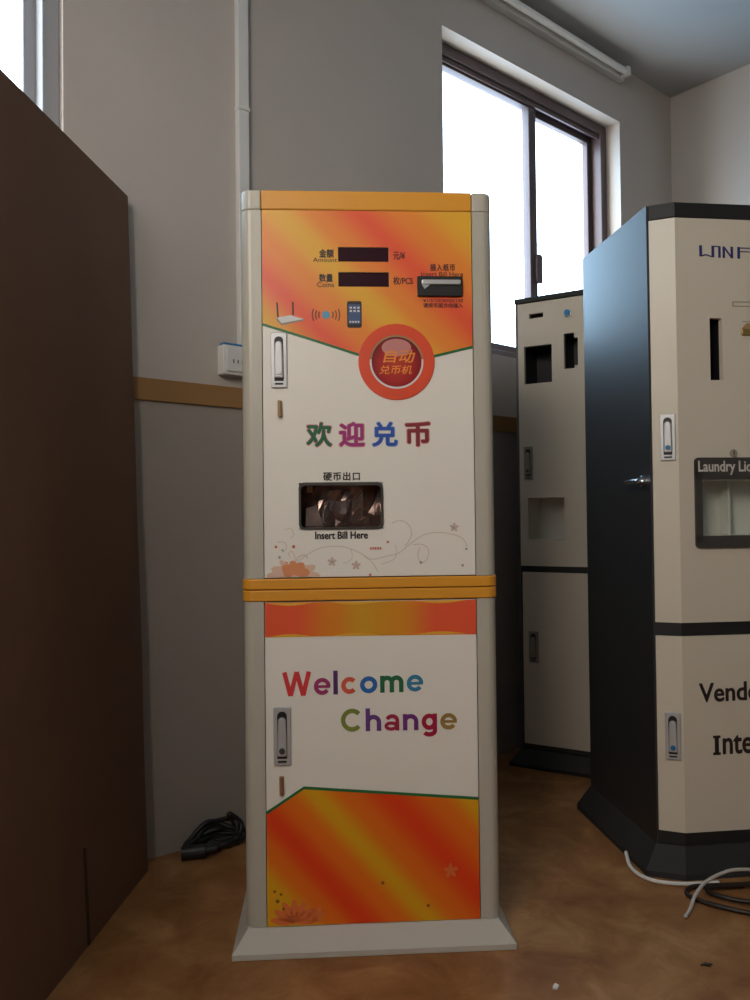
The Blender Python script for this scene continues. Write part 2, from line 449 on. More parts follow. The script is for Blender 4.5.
def sliding_window(name, W, y, wx, wy, rz, mat, fw=.055, sw=.06, xm=None):
    """window frame with two sliding sashes, in wall coordinates set back by y"""
    e = bpy.data.objects.new(name, None); COL.objects.link(e)
    e.location = room(wx, wy); e.rotation_euler = (0, 0, math.radians(WALL_YAW+rz)); structure(e)
    x0, x1, z0, z1 = W; xm = xm or (x0+x1)/2
    bm = bmesh.new(); rect_frame(bm, x0, x1, z0, z1, fw, y, y+.09)
    box(bm, x0+fw, x1-fw, y+.01, y+.02, z1-fw-.02, z1-fw)
    obj('frame', bm, mat, e, bevel=.003)
    for k, (a, b, yy) in enumerate(((x0+fw*.6, xm+sw*.55, y+.018), (xm-sw*.55+.034, x1-fw*.6, y+.052))):
        bm = bmesh.new(); rect_frame(bm, a, b, z0+fw*.6, z1-fw*.6, sw, yy, yy+.028)
        s = obj('sash', bm, mat, e, bevel=.003)
        bm = bmesh.new(); box(bm, a+sw-.004, b-sw+.004, yy+.011, yy+.017, z0+fw*.6+sw-.004, z1-fw*.6-sw+.004)
        obj('pane', bm, M['glass'], s)
        if k == 0:
            bm = bmesh.new(); zc = z0+.36*(z1-z0); xl = b-.002
            prism_y(bm, rrect(xl-.018, xl+.02, zc-.06, zc+.06, .012), yy-.012, yy+.002)
            obj('latch', bm, mat, s, bevel=.002)
    return e
sliding_window('window_1', W1, .07, 0, 0, 0, M['winframe'], fw=.042, sw=.046, xm=1.732)
sliding_window('window_2', W2, .025, 0, 0, 0, M['greyframe'], fw=.042, sw=.046)
sliding_window('window_3', W3, .07, XL, -DEPTH-TH, 90, M['whiteframe'])

# cable trunk that runs down the wall, and the socket box at its foot
bm = bmesh.new(); box(bm, .268, .303, -.022, -.0005, 1.37, CEIL-.001)
box(bm, .2655, .3055, -.026, -.0005, 2.05, 2.062)
t = obj('cable_trunking', bm, M['white_plastic'], bevel=.003)
t.location = room(0, 0); t.rotation_euler = (0, 0, math.radians(WALL_YAW))
tag(t, 'slim white plastic cable trunking running up the wall behind the orange and cream machine', 'cable cover')
t = thing('wall_socket', 'small white wall socket box with blue line on top, left of the orange machine', 'socket', room(.243, 0), WALL_YAW)
bm = bmesh.new(); prism_y(bm, rrect(-.037, .045, 1.285, 1.368, .004), -.034, -.0005); obj('socket_box', bm, M['white_plastic'], t, bevel=.003)
bm = bmesh.new(); prism_y(bm, rrect(-.028, .036, 1.294, 1.359, .003), -.038, -.034); fp = obj('face_plate', bm, M['white_plastic'], t, bevel=.002)
bm = bmesh.new()
for x in (-.008, .006, .02): box(bm, x, x+.003, -.0385, -.0375, 1.318, 1.328)
obj('socket_hole', bm, M['dark'], fp)
bm = bmesh.new(); box(bm, -.033, .043, -.03, -.006, 1.3682, 1.374); obj('lid_strip', bm, M['blue'], t)

# unlit tube lamp under the ceiling
t = thing('tube_lamp', 'unlit slim white tube lamp on the wall above the brown window', 'lamp', room(1.635, 0), WALL_YAW)
bm = bmesh.new(); box(bm, -.6, .6, -.035, -.0005, 2.80, 2.845); obj('lamp_housing', bm, M['lamp_body'], t, bevel=.004)
bm = bmesh.new(); tube(bm, [(-.575, -.056, 2.8225), (.575, -.056, 2.8225)], .014, 16, 0); obj('lamp_tube', bm, M['tube'], t, smooth=False)
for s in (-1, 1):
    bm = bmesh.new(); box(bm, s*.575-.012, s*.575+.012, -.073, -.034, 2.803, 2.842); obj('end_cap', bm, M['lamp_body'], t, bevel=.003)

# ------------------------------------------------------------------ shared handle
def panel_handle(parent, x, z0, z1, w, y, lock, metal, loc=None, rz=0.):
    """swing-lever cabinet lock: plate, dark pocket, lever, lock cylinder, slot"""
    h = z1-z0
    bm = bmesh.new()
    prism_y(bm, rrect(-w/2, w/2, 0, h, .003), -.005, 0)
    p = obj('lock_handle', bm, metal, parent, bevel=.0015)
    p.location = (x, y, z0); p.rotation_euler = (0, 0, rz); p['label'] = 'zinc swing-lever lock'
    bm = bmesh.new(); lw = w*.56
    pts = [(lw/2, h*.12)]+ell(0, h*.955-lw/2-.003, lw/2, lw/2, 13, 0, 180)+[(-lw/2, h*.12)]
    prism_y(bm, pts, -.0056, -.0045); obj('pocket', bm, M['dark'], p)
    bm = bmesh.new(); r = lw*.40
    pts = [(lw*.47, h*.17)]+[(lw*.46, h*.5)]+ell(0, h*.835-r, r, r, 13, 0, 180)+[(-lw*.46, h*.5), (-lw*.47, h*.17)]
    prism_y(bm, pts, -.013, -.004); obj('lever', bm, metal, p, bevel=.003)
    bm = bmesh.new(); box(bm, -lw*.45, lw*.45, -.0062, -.0045, h*.055, h*.085); obj('slot', bm, M['dark'], p)
    bm = bmesh.new(); cyl_y(bm, 0, h*.27, w*.17, -.0155, -.012, 20)
    l = obj('lock_cylinder', bm, lock, p, bevel=.0006)
    return p

# ------------------------------------------------------------------ the change machine
cm = thing('change_machine', 'tall cream coin change machine with orange sunset graphics and Welcome Change lettering, in the middle', 'change machine', (-.008, 1.648, 0), 3.27)
BW, H1, F, BK = .265, 1.571, .04, .44      # half width, height, front plane, back plane
# carcass, open to the front behind the doors
bm = bmesh.new()
box(bm, -.256, -.246, .075, BK, .045, 1.53); box(bm, .246, .256, .075, BK, .045, 1.53)
box(bm, -.246, .246, BK-.01, BK, .045, 1.53); box(bm, -.246, .246, .075, BK-.01, .045, .055)
obj('cabinet_body', bm, M['plinth'], cm)
bm = bmesh.new(); prism_y(bm, rrect(-.256, .256, 1.53, H1-.002, .004), .078, BK); obj('top_panel', bm, M['plinth'], cm)
# rounded corner posts
def post_outline(s):
    r = .022; x1 = BW; x0 = .2222
    pts = [(x0, F), (x1-r, F)]+[(x1-r+r*math.sin(math.radians(a)), F+r-r*math.cos(math.radians(a))) for a in (15, 30, 45, 60, 75, 90)]+[(x1, .078), (x0, .078)]
    return [(s*x, y) for x, y in pts]
for s in (-1, 1):
    for z0, z1 in ((.046, .7125), (.7605, 1.5295)):
        bm = bmesh.new(); prism_z(bm, post_outline(s), z0, z1); obj('corner_post', bm, M['post'], cm)
    bm = bmesh.new(); prism_z(bm, post_outline(s), 1.5305, H1); obj('post_cap', bm, M['post'], cm, bevel=.003)
bm = bmesh.new(); box(bm, -.2212, .2212, F-.001, .078, 1.5305, H1); obj('top_bar', bm, M['orange'], cm, bevel=.003)['label'] = 'orange bar across the top'
# the double orange band round the middle
def band_outline(g):
    r = .022+g; X = BW+g; f = F-g
    right = [(X-r+r*math.sin(math.radians(a)), f+r-r*math.cos(math.radians(a))) for a in (0, 15, 30, 45, 60, 75, 90)]
    return [(-x, y) for x, y in right[::-1]]+right+[(X, .40), (-X, .40)]
for z0, z1 in ((.7135, .7362), (.7378, .7598)):
    bm = bmesh.new(); prism_z(bm, band_outline(.003), z0, z1); obj('middle_band', bm, M['orange'], cm, bevel=.0025)['label'] = 'orange band between the two doors'
bm = bmesh.new(); prism_z(bm, band_outline(-.006), .7118, .7612); obj('band_core', bm, M['dark'], cm)
# flared plinth
bm = bmesh.new()
def ro(x, y0, y1): return [(-x, y0), (x, y0), (x, y1), (-x, y1)]
prism_z(bm, ro(.2885, 0, .478), 0, .012)
prism_z(bm, ro(.2885, 0, .478), .012, .0455, pts_top=ro(.2605, F-.002, .445))
obj('plinth', bm, M['plinth'], cm, bevel=.0015)

# upper door, with the coin tray opening cut through it
TR = (-.1476, .0264, .8615, .958)
HOLES = [(-.0617, .0448, 1.4218, 1.4525), (-.0617, .0448, 1.369, 1.3997)]
bm = bmesh.new(); grid_plate(bm, -.2205, .2205, .7620, 1.5295, F, .058, [TR]+HOLES)
ud = obj('upper_door', bm, M['cream'], cm, bevel=.0008)
Yp = F-.0003
def plate(name, pts, mat, parent, y=Yp, t=.0004, **k):
    bm = bmesh.new(); prism_y(bm, pts, y-t, y); return obj(name, bm, mat, parent, **k)
# sunset print: everything above the green edge line, displays left open
def edge_z(x): # lower edge of the orange field
    if x < -.0225: return 1.289+(x+.2188)*(1.2262-1.289)/(.1963)
    if x > .1367: return 1.2225+(x-.1367)*(1.2422-1.2225)/(.0821)
    return 1.2262+(x+.0225)*(1.2225-1.2262)/.1592
bm = bmesh.new()
cols = [-.2202, -.16, -.1, -.0617, -.0225, .0448, .09, .1367, .18, .2202]
for a, b in zip(cols[:-1], cols[1:]):
    segs = [(None, 1.5290)]
    if a >= -.0618 and b <= .0449: segs = [(None, 1.369), (1.3997, 1.4218), (1.4525, 1.5290)]
    for lo, hi in segs:
        la = edge_z(a) if lo is None else lo; lb = edge_z(b) if lo is None else lo
        prism_y(bm, [(a, la), (b, lb), (b, hi), (a, hi)], Yp-.0003, Yp)
obj('sunset_print', bm, M['grad_top'], ud)['label'] = 'orange, red and yellow printed field'
for P in ([(-.2203, 1.2890), (-.12, 1.258), (-.0225, 1.2262), (.0, 1.2205)], [(.115, 1.2185), (.1367, 1.2225), (.2203, 1.2425)]):
    bm = bmesh.new(); strip_y(bm, P, .0052, Yp-.0008, Yp); obj('edge_line', bm, M['green'], ud)['label'] = 'green edge line'
# two displays set back in the door
for h in HOLES:
    bm = bmesh.new(); box(bm, h[0], h[1], F+.003, F+.012, h[2], h[3])
    obj('display', bm, M['displ'], cm)['label'] = 'dark red number display'
# captions on the orange field
y1 = Yp-.0004
text_mesh('caption', '金额', -.1015, -.0703, 1.4294, 1.4478, y1, M['ink'], ud, bold=.03)
text_mesh('caption', 'Amount', -.1142, -.0641, 1.4205, 1.4295, y1, M['ink'], ud, bold=.01)
text_mesh('caption', '数量', -.102, -.0729, 1.3785, 1.3957, y1, M['ink'], ud, bold=.03)
text_mesh('caption', 'Coins', -.1063, -.0709, 1.3675, 1.378, y1, M['ink'], ud, bold=.01)
text_mesh('caption', '元/¥', .0539, .0791, 1.4263, 1.443, y1, M['redink'], ud, bold=.025)
text_mesh('caption', '枚/PCS', .0533, .0954, 1.3734, 1.391, y1, M['redink'], ud, bold=.025)
text_mesh('caption', '插入纸币', .1319, .1849, 1.4030, 1.4182, y1, M['redink'], ud, bold=.03, spacing=1.2)
text_mesh('caption', 'Insert Bill Here', .1126, .2018, 1.3918, 1.4013, y1, M['redink'], ud, bold=.012)
text_mesh('caption', '¥1/5/10/20/50/100', .1162, .201, 1.3368, 1.344, y1, M['redink'], ud, bold=.02)
text_mesh('caption', '请按币面方向插入', .1162, .2009, 1.3252, 1.3352, y1, M['redink'], ud, bold=.03)
# banknote slot
ba = plate('bill_acceptor', rrect(.104, .1991, 1.3485, 1.3904, .003), M['blackmatte'], cm, y=F, t=.008, bevel=.0015)
bm = bmesh.new(); prism_y(bm, rrect(.1124, .1951, 1.3715, 1.382, .003), F-.013, F-.0075); obj('slot_lip', bm, M['silver'], ba, bevel=.002)
bm = bmesh.new(); prism_y(bm, [(.1135, 1.3715), (.130, 1.3715), (.119, 1.3625)], F-.011, F-.0078); obj('lip_corner', bm, M['silver'], ba)
bm = bmesh.new(); box(bm, .1155, .192, F-.0092, F-.0078, 1.3565, 1.362); obj('slot_mouth', bm, M['dark'], ba)
# router, radio waves and phone
rt = plate('router_picture', [(-.1905, 1.3035), (-.162, 1.3085), (-.134, 1.3005), (-.181, 1.2915)], M['white_print'], ud, y=y1)
bm = bmesh.new(); prism_y(bm, [(-.1905, 1.3035), (-.181, 1.2915), (-.181, 1.2870), (-.1905, 1.2975)], y1-.0004, y1); prism_y(bm, [(-.181, 1.2915), (-.134, 1.3005), (-.134, 1.2975), (-.181, 1.2870)], y1-.0004, y1)
obj('router_edge_print', bm, M['taupe'], ud)
for P in ([(-.1900, 1.335), (-.1880, 1.3035)], [(-.1570, 1.3365), (-.1568, 1.309)]):
    bm = bmesh.new(); strip_y(bm, P, .0032, y1-.0006, y1); obj('antenna_print', bm, M['ink'], ud)
plate('signal_dot_print', ell(-.0882, 1.3093, .0083, .0083, 28), M['sky_blue'], ud, y=y1)
for s in (0, 180):
    for r in (.0150, .0215, .0285):
        bm = bmesh.new(); ring_y(bm, -.0882, 1.3093, r-.0011, r+.0011, y1-.0004, y1, s-26, s+26, 12)
        obj('signal_wave_print', bm, M['redink'], ud)
ph = plate('phone_picture', rrect(-.044, -.0135, 1.2825, 1.3385, .004), M['ink'], ud, y=y1)
bm = bmesh.new(); prism_y(bm, rrect(-.0412, -.0163, 1.2905, 1.3315, .001), y1-.0008, y1-.0003); obj('phone_screen_print', bm, M['phone_blue'], ud)
bm = bmesh.new()
for i in range(3):
    for j in range(2): box(bm, -.0388+i*.008, -.0388+i*.008+.005, y1-.0011, y1-.0006, 1.3155+j*.007, 1.3195+j*.007)
for i in range(4): box(bm, -.0392+i*.0056, -.0392+i*.0056+.0038, y1-.0011, y1-.0006, 1.293, 1.2965)
obj('phone_icons_print', bm, M['white_print'], ud)
# round emblem
EC = (.0587, 1.2107)
em = bpy.data.objects.new('emblem', None)
bm = bmesh.new(); ring_y(bm, *EC, .0565, .0802, F-.0022, F, n=72)
em = obj('emblem', bm, M['ringred'], cm, bevel=.0006); em['label'] = 'round orange emblem ring'
bm = bmesh.new(); prism_y(bm, ell(*EC, .0525, .0525, 64), F-.0018, F-.0006); obj('emblem_ball', bm, M['ball'], em)['label'] = 'dark red printed ball'
bm = bmesh.new(); ring_y(bm, *EC, .0525, .0566, F-.0016, F-.0004, 188, 352, 40); obj('emblem_rim', bm, M['white_print'], em)
bm = bmesh.new(); ring_y(bm, *EC, .0527, .0566, F-.0014, F-.0004, 6, 174, 40); obj('emblem_rim', bm, M['tan'], em)
bm = bmesh.new(); prism_y(bm, ell(EC[0], EC[1]+.030, .031, .0185, 40), F-.0021, F-.0017); obj('emblem_shine', bm, M['ball_shine'], em)
text_mesh('emblem_lettering', '自动', .0300, .0985, 1.2085, 1.2365, F-.0022, M['ball_text'], em, bold=.02, shear=.2)
text_mesh('emblem_lettering', '兑币机', .0215, .0905, 1.1845, 1.2035, F-.0022, M['ball_text'], em, bold=.015, shear=.2)
# upper handle and tab
panel_handle(cm, -.1868, 1.1563, 1.2713, .0335, F, M['steel'], M['steel'])
def pull_tab(x, z0, z1, mat=M['tan']):
    bm = bmesh.new()
    a = [(x-.006, F), (x+.004, F), (x-.001, F-.011), (x-.006, F-.009)]
    prism_z(bm, a, z0, z1, pts_top=[(x-.006, F), (x+.003, F), (x-.001, F-.013), (x-.006, F-.011)])
    obj('pull_tab', bm, mat, cm, bevel=.0008)['label'] = 'small tan tab under the lock'
pull_tab(-.184, 1.0958, 1.1292)
# big greeting
for ch, a, mats in (('欢', -.132, ('dgreen', 'pinkedge')), ('迎', -.0638, ('purple', 'pinkedge')), ('兑', .0052, ('cblue', 'blueedge')), ('币', .0745, ('maroon', 'pinkedge'))):
    text_mesh('greeting_edge', ch, a-.0015, a+.0560, 1.0312, 1.0862, Yp, M[mats[1]], ud, bold=.055, thick=.0003)
    text_mesh('greeting_character', ch, a+.0005, a+.0540, 1.0330, 1.0845, Yp-.0005, M[mats[0]], ud, bold=.035)
# coin tray
text_mesh('caption', '硬币出口', -.0976, -.0207, .9622, .9805, Yp, M['ink'], ud, bold=.03, spacing=1.15)
text_mesh('caption', 'Insert Bill Here', -.1154, -.0052, .8405, .8565, Yp, M['ink'], ud, bold=.045)
bm = bmesh.new()
out = rrect(TR[0]-.001, TR[1]+.001, TR[2]-.001, TR[3]+.001, .012, 8); inn = rrect(TR[0]+.0032, TR[1]-.0032, TR[2]+.0032, TR[3]-.005, .010, 8)
a0 = [bm.verts.new((x, F-.003, z)) for x, z in out]; b0 = [bm.verts.new((x, F-.003, z)) for x, z in inn]
a1 = [bm.verts.new((x, F+.004, z)) for x, z in out]; b1 = [bm.verts.new((x, F+.02, z)) for x, z in inn]
n = len(out)
for i in range(n):
    j = (i+1) % n
    for q in ((a0[i], a0[j], b0[j], b0[i]), (a0[i], a1[i], a1[j], a0[j]), (b0[i], b0[j], b1[j], b1[i])): bm.faces.new(q)
tray = obj('coin_tray', bm, M['darkgrey'], cm); tray['label'] = 'coin outlet with dark rounded rim'
bm = bmesh.new(); N = 14       # scoop of thin bent metal inside the outlet
xa, xb = TR[0]+.003, TR[1]-.003
prof = [(F+.012, TR[2]+.004), (F+.03, TR[2]+.005), (F+.05, TR[2]+.016), (F+.063, TR[2]+.036), (F+.066, TR[2]+.06), (F+.058, TR[2]+.082), (F+.04, TR[3]-.004), (F+.012, TR[3]-.003)]
rows = []
for k in range(N+1):
    x = xa+(xb-xa)*k/N
    rows.append([bm.verts.new((x, min(F+.068, y+(.026*noise.noise(Vector((x*34+z*30, z*34-x*20, 3))) if 0 < i < 7 else 0)), z+(.016*noise.noise(Vector((x*28+9, z*28, 1))) if 1 < i < 6 else 0))) for i, (y, z) in enumerate(prof)])
for k in range(N):
    for i in range(len(prof)-1): bm.faces.new((rows[k][i], rows[k+1][i], rows[k+1][i+1], rows[k][i+1]))
bm.faces.new(rows[0]); bm.faces.new(rows[-1][::-1])
obj('coin_scoop', bm, M['crumple'], tray, smooth=False)['label'] = 'shiny bent metal scoop'
bm = bmesh.new(); prism_y(bm, [(TR[0]+.012, TR[2]+.006), (TR[0]+.05, TR[2]+.006), (TR[0]+.036, TR[2]+.05), (TR[0]+.014, TR[2]+.044)], F+.022, F+.024)
o = obj('tray_flap', bm, M['crumple'], tray)
# flower scroll printed along the bottom of the upper door
def scroll(name, pts, w, mat, y=Yp):
    bm = bmesh.new(); P = catmull([(x, 0, z) for x, z in pts], 8); strip_y(bm, [(p.x, p.z) for p in P], w, y-.0003, y); return obj(name, bm, mat, ud)
def fx(px): return -.2195+(px-264.5)*.4395/210.5          # flower artwork grid, 1 unit = 2.09 mm
def fz(py): return .7615+(576.5-py)*.00208
S1 = [(292, 566), (303, 556), (320, 547), (340, 546), (358, 552), (370, 559), (384, 556.5), (398, 553), (411, 543), (424, 535), (438, 533), (452, 535), (463, 540), (467, 548)]
scroll('scroll_print', [(fx(x), fz(y)) for x, y in S1], .0016, M['stem_print'])
scroll('scroll_print', [(fx(x), fz(y)) for x, y in [(391, 523), (400, 520.5), (408, 525), (411, 534), (407, 543), (404, 546)]], .0016, M['stem_print'])
scroll('scroll_print', [(fx(x), fz(y)) for x, y in [(363, 556), (371, 562), (377, 572)]], .0014, M['stem_print'])
scroll('scroll_print', [(fx(x), fz(y)) for x, y in [(412, 545), (422, 545), (428, 551), (426, 560), (420, 563), (417, 556), (419, 548)]], .0013, M['pale_print'])
scroll('scroll_print', [(fx(x), fz(y)) for x, y in [(292, 568), (297, 557), (304, 554), (307, 558)]], .0016, M['pale_print'])
scroll('scroll_print', [(fx(x), fz(y)) for x, y in [(277, 541), (284, 541), (286, 547), (282, 551)]], .0013, M['pale_print'])
scroll('scroll_print', [(fx(x), fz(y)) for x, y in [(294, 566), (294, 556), (291, 550), (288, 553), (290, 556)]], .0013, M['pale_print'])
scroll('scroll_print', [(fx(x), fz(y)) for x, y in [(284, 529), (290, 527), (293, 533), (290, 538)]], .0010, M['pale_print'])
scroll('scroll_print', [(fx(x), fz(y)) for x, y in [(394, 545), (396, 552), (392, 560), (380, 564)]], .0011, M['pale_print'])
scroll('scroll_print', [(fx(x), fz(y)) for x, y in [(350, 548), (351, 557), (346, 562), (342, 562)]], .0011, M['stem_print'])
# petals
def petal(cx, cz, ang, L, W, mat, y=Yp):
    c, s = math.cos(math.radians(ang)), math.sin(math.radians(ang)); pts = []
    for u, v in ((0, 0), (.3, .42), (.65, .5), (.9, .28), (1, 0), (.9, -.28), (.65, -.5), (.3, -.42)):
        X, Z = u*L, v*W; pts.append((max(-.217, cx+X*c-Z*s), max(.7635, cz+X*s+Z*c)))
    bm = bmesh.new(); prism_y(bm, pts, y-.0003, y); return bm
def flower(name, cx, cz, specs, mat, y=Yp):
    big = bmesh.new()
    for k, (ang, L, W) in enumerate(specs):
        tmp = petal(cx, cz, ang, L, W, mat, y-.00005*k); me = bpy.data.meshes.new('tmp'); tmp.to_mesh(me); tmp.free(); big.from_mesh(me); bpy.data.meshes.remove(me)
    return obj(name, big, mat, ud)
flower('flower_print', fx(293), fz(575), [(0, .056, .02), (25, .05, .02), (60, .03, .015), (160, .05, .022), (178, .06, .018), (130, .045, .014)], M['peach_print'])
flower('flower_print', fx(293), fz(573.5), [(10, .034, .022), (50, .032, .022), (95, .030, .020), (140, .030, .022), (172, .022, .016)], M['orange_print'], Yp-.0005)
for cx, cy in ((331, 561), (355, 565), (454, 528)):
    flower('flower_print', fx(cx), fz(cy), [(a, .010, .006) for a in range(15, 375, 72)], M['pale_print'])
for cx, cy, r in ((275.5, 545.5, .0028), (293, 545.5, .0034), (285.5, 562, .0034), (387, 542, .0026), (369, 575, .0026)): plate('berry_print', ell(fx(cx), max(.7655, fz(cy)), r, r, 14), M['red_print'], ud)['label'] = 'red printed berry'
for cx, cy, r in ((282, 549, .0024), (279, 556, .0028), (331, 561, .0026), (420, 563, .0032), (453, 528.5, .0030), (466, 550, .0026), (462, 566.5, .0028)): plate('berry_print', ell(fx(cx), fz(cy), r, r, 14), M['greydot'], ud, t=.0008)['label'] = 'grey printed berry'
bm = bmesh.new()
for k in range(5): box(bm, fx(369)+k*.005, fx(369)+k*.005+.0036, Yp-.0004, Yp, fz(549.5), fz(547))
obj('tiny_mark_print', bm, M['red_print'], ud)

# lower door
bm = bmesh.new(); box(bm, -.2205, .2205, F, .058, .0465, .7108)
ld = obj('lower_door', bm, M['cream'], cm, bevel=.0008)
plate('sunset_strip', [(-.2202, .6400), (.2202, .6375), (.2202, .7100), (-.2202, .7105)], M['grad_strip'], ld)['label'] = 'orange printed strip'
glint = flat('yellow_print', YEL, .4)
for zc, sgn, off in ((.7098, -1, .0), (.6392, 1, .01)):
    for x0, x1 in ((-.218, -.12), (-.085, .02), (.09, .2)):
        pts = [(x0, zc)]+[(x0+(x1-x0)*t/8, zc+sgn*.006*math.sin(PI*t/8)) for t in range(1, 8)]+[(x1, zc)]
        if sgn > 0: pts = pts[::-1]
        plate('glint_print', pts, glint, ld, y=Yp-.0003)
plate('sunset_print', [(-.2202, .0470), (.2202, .0470), (.2202, .2950), (-.143, .3277), (-.2202, .2785)], M['grad_low'], ld)['label'] = 'orange, red and yellow printed field'
bm = bmesh.new(); strip_y(bm, [(-.2202, .2788), (-.143, .3282), (.2202, .2955)], .0058, Yp-.0008, Yp)
obj('edge_line', bm, M['green'], ld)['label'] = 'green edge line'
def arc(cx, cz, rx, rz, a0, a1, n=18):
    return [(cx+rx*math.cos(math.radians(a0+(a1-a0)*k/n)), cz+rz*math.sin(math.radians(a0+(a1-a0)*k/n))) for k in range(n+1)]
SW = .265          # stroke width, x-height = 1
h = SW/2
GLYPH = {         # strokes as centre lines, and the advance width
    'W': ([[(.12, 1.40), (.47, .0)], [(.47, .0), (.85, 1.40)], [(.85, 1.40), (1.23, .0)], [(1.23, .0), (1.58, 1.40)]], 1.70),
    'e': ([([(.13, .49), (.985, .49)], .62), (arc(.5, .5, .5-h*.9, .5-h*.9, 0, 322, 30), .9)], 1.0),
    'l': ([[(h, 0), (h, 1.40)]], .30),
    'c': ([arc(.5, .5, .5-h, .5-h, 42, 318, 28)], .96),
    'o': ([arc(.52, .5, .52-h, .5-h, 0, 361, 36)], 1.04),
    'm': ([[(h, 0), (h, 1)], arc(.42, .58, .42-h, .42-h, 180, 0)+[(.84-h, 0)], arc(.99, .58, .42-h, .42-h, 180, 0)+[(1.41-h, 0)]], 1.44),
    'n': ([[(h, 0), (h, 1)], arc(.46, .54, .46-h, .46-h, 180, 0)+[(.92-h, 0)]], .94),
    'h': ([[(h, 0), (h, 1.40)], arc(.46, .54, .46-h, .46-h, 180, 0)+[(.92-h, 0)]], .94),
    'a': ([(arc(.46, .62, .41-h*.8, .38-h*.8, 160, 0)+[(.87-h*.8, 0)], .85), (arc(.40, .285, .40-h*.75, .285-h*.75, 0, 361, 28), .75)], .92),
    'g': ([arc(.46, .5, .46-h, .5-h, 0, 361, 32), [(.92-h, 1), (.92-h, -.05)]+arc(.46, -.05, .46-h, .34-h*.8, 0, -150)], .94),
    'C': ([arc(.66, .70, .66-h, .70-h, 42, 318, 32)], 1.28),
}
def stroke_word(word, keys, x0, x1, zbase, xh, y, parent, rot, gap=.17):
    total = sum(GLYPH[c][1] for c in word)+gap*(len(word)-1); sx = (x1-x0)/total; x = 0.
    for c, k in zip(word, keys):
        bm = bmesh.new()
        for i, st in enumerate(GLYPH[c][0]):
            st, wf = st if isinstance(st, tuple) else (st, 1)
            P = [(x0+(x+u)*sx, zbase+v*xh+((x+u)*sx)*rot) for u, v in st]
            strip_y(bm, P, wf*SW*(sx+xh)/2, y-.0005-.00006*i, y)
        o = obj('letter', bm, LM[k], parent); x += GLYPH[c][1]+gap
        o['label'] = 'printed letter '+c
stroke_word('Welcome', ['W', 'e', 'l', 'c', 'o', 'm', 'e2'], -.1855, .1070, .5175, .0350, Yp, ld, .012)
stroke_word('Change', ['C', 'h', 'a', 'n', 'g', 'e3'], -.0655, .1770, .4415, .0335, Yp, ld, -.004)
panel_handle(cm, -.1868, .376, .4955, .0355, F, M['darkgrey'], M['steel'])
pull_tab(-.187, .3165, .3535, flat('brown_tab', (.34, .17, .08), .5))
# faint flowers printed over the orange field
bdot = flat('brown_dot_print', (.30, .10, .02), .5)
for cx, cz, r in ((-.205, .118, .003), (-.192, .112, .003), (-.199, .098, .004), (-.187, .082, .003), (.018, .128, .0035), (.112, .078, .0035)): plate('berry_print', ell(cx, cz, r, r, 14), bdot, ld, t=.0008)
fmat = flat('pale_orange_flower_print', (.82, .19, .05), .5)
for cx, cz, specs in ((-.165, .052, [(a, .05, .016) for a in (8, 35, 62, 90, 118, 146, 170)]), (-.12, .068, [(a, .02, .009) for a in range(0, 360, 60)]), (.16, .148, [(a, .016, .008) for a in range(20, 380, 72)])):
    big = bmesh.new()
    for ang, L, W in specs:
        c, s = math.cos(math.radians(ang)), math.sin(math.radians(ang)); pts = []
        for u, v in ((0, 0), (.3, .42), (.65, .5), (.9, .28), (1, 0), (.9, -.28), (.65, -.5), (.3, -.42)):
            X, Z = u*L, v*W; pts.append((max(-.217, cx+X*c-Z*s), max(.0485, cz+X*s+Z*c)))
        prism_y(big, pts, Yp-.0006, Yp)
    obj('flower_print', big, fmat, ld)

# ------------------------------------------------------------------ laundry vending machine (right, cut by the frame)
vm = thing('laundry_vending_machine', 'cream-fronted laundry liquid vending machine with a black side, at the right edge', 'vending machine', (.685, 2.005, 0), 7.0)
VW, VD, VH = .60, .42, 1.655
CX, CY = .059, -.030                 # chamfer: from the side corner (0,0) to the front plane at y = CY
def vout(g=0., back=VD, f=None):
    f = g if f is None else f
    return [(-g, back+g), (-g, -f*.4), (CX-g*.35, CY-f), (VW-CX+g*.35, CY-f), (VW+g, -f*.4), (VW+g, back+g)]
bm = bmesh.new()    # carcass open to the front
box(bm, 0, .006, .001, VD, .075, VH); box(bm, VW-.006, VW, .001, VD, .075, VH)
box(bm, .006, VW-.006, VD-.012, VD, .075, VH); box(bm, .006, VW-.006, .022, VD-.012, .075, .09)
obj('cabinet_body', bm, M['black'], vm)
bm = bmesh.new(); prism_z(bm, [(.0065, VD-.0125), (.0065, -.001), (CX-.0005, CY-.001), (VW-CX+.0005, CY-.001), (VW-.0065, -.001), (VW-.0065, VD-.0125)], VH-.037, VH); obj('top_cap', bm, M['blackmatte'], vm, bevel=.002)
def chamfer_strip(bm, z0, z1, side):
    t = .016
    o = [(.0062, 0), (CX, CY), (CX, CY+t), (.0062, t)]
    if side > 0: o = [(VW-x, y) for x, y in o][::-1]
    prism_z(bm, o, z0, z1)
SL = (.1459, .1787, 1.2147, 1.3689)
DW = (.116, .484, .83, .968)
bm = bmesh.new(); grid_plate(bm, CX, VW-CX, .6175, VH-.0385, CY, CY+.016, [SL, DW]); chamfer_strip(bm, .6175, VH-.0385, -1); chamfer_strip(bm, .6175, VH-.0385, 1)
vu = obj('upper_door', bm, M['beige'], vm)
bm = bmesh.new(); grid_plate(bm, CX, VW-CX, .107, .5845, CY, CY+.016, []); chamfer_strip(bm, .107, .5845, -1); chamfer_strip(bm, .107, .5845, 1)
vl = obj('lower_door', bm, M['beige'], vm)
bm = bmesh.new(); prism_z(bm, vout(-.004, .03), .585, .617); obj('middle_band', bm, M['blackmatte'], vm)
bm = bmesh.new(); prism_z(bm, vout(-.003, .03), .074, .1065); obj('bottom_rail', bm, M['blackmatte'], vm)
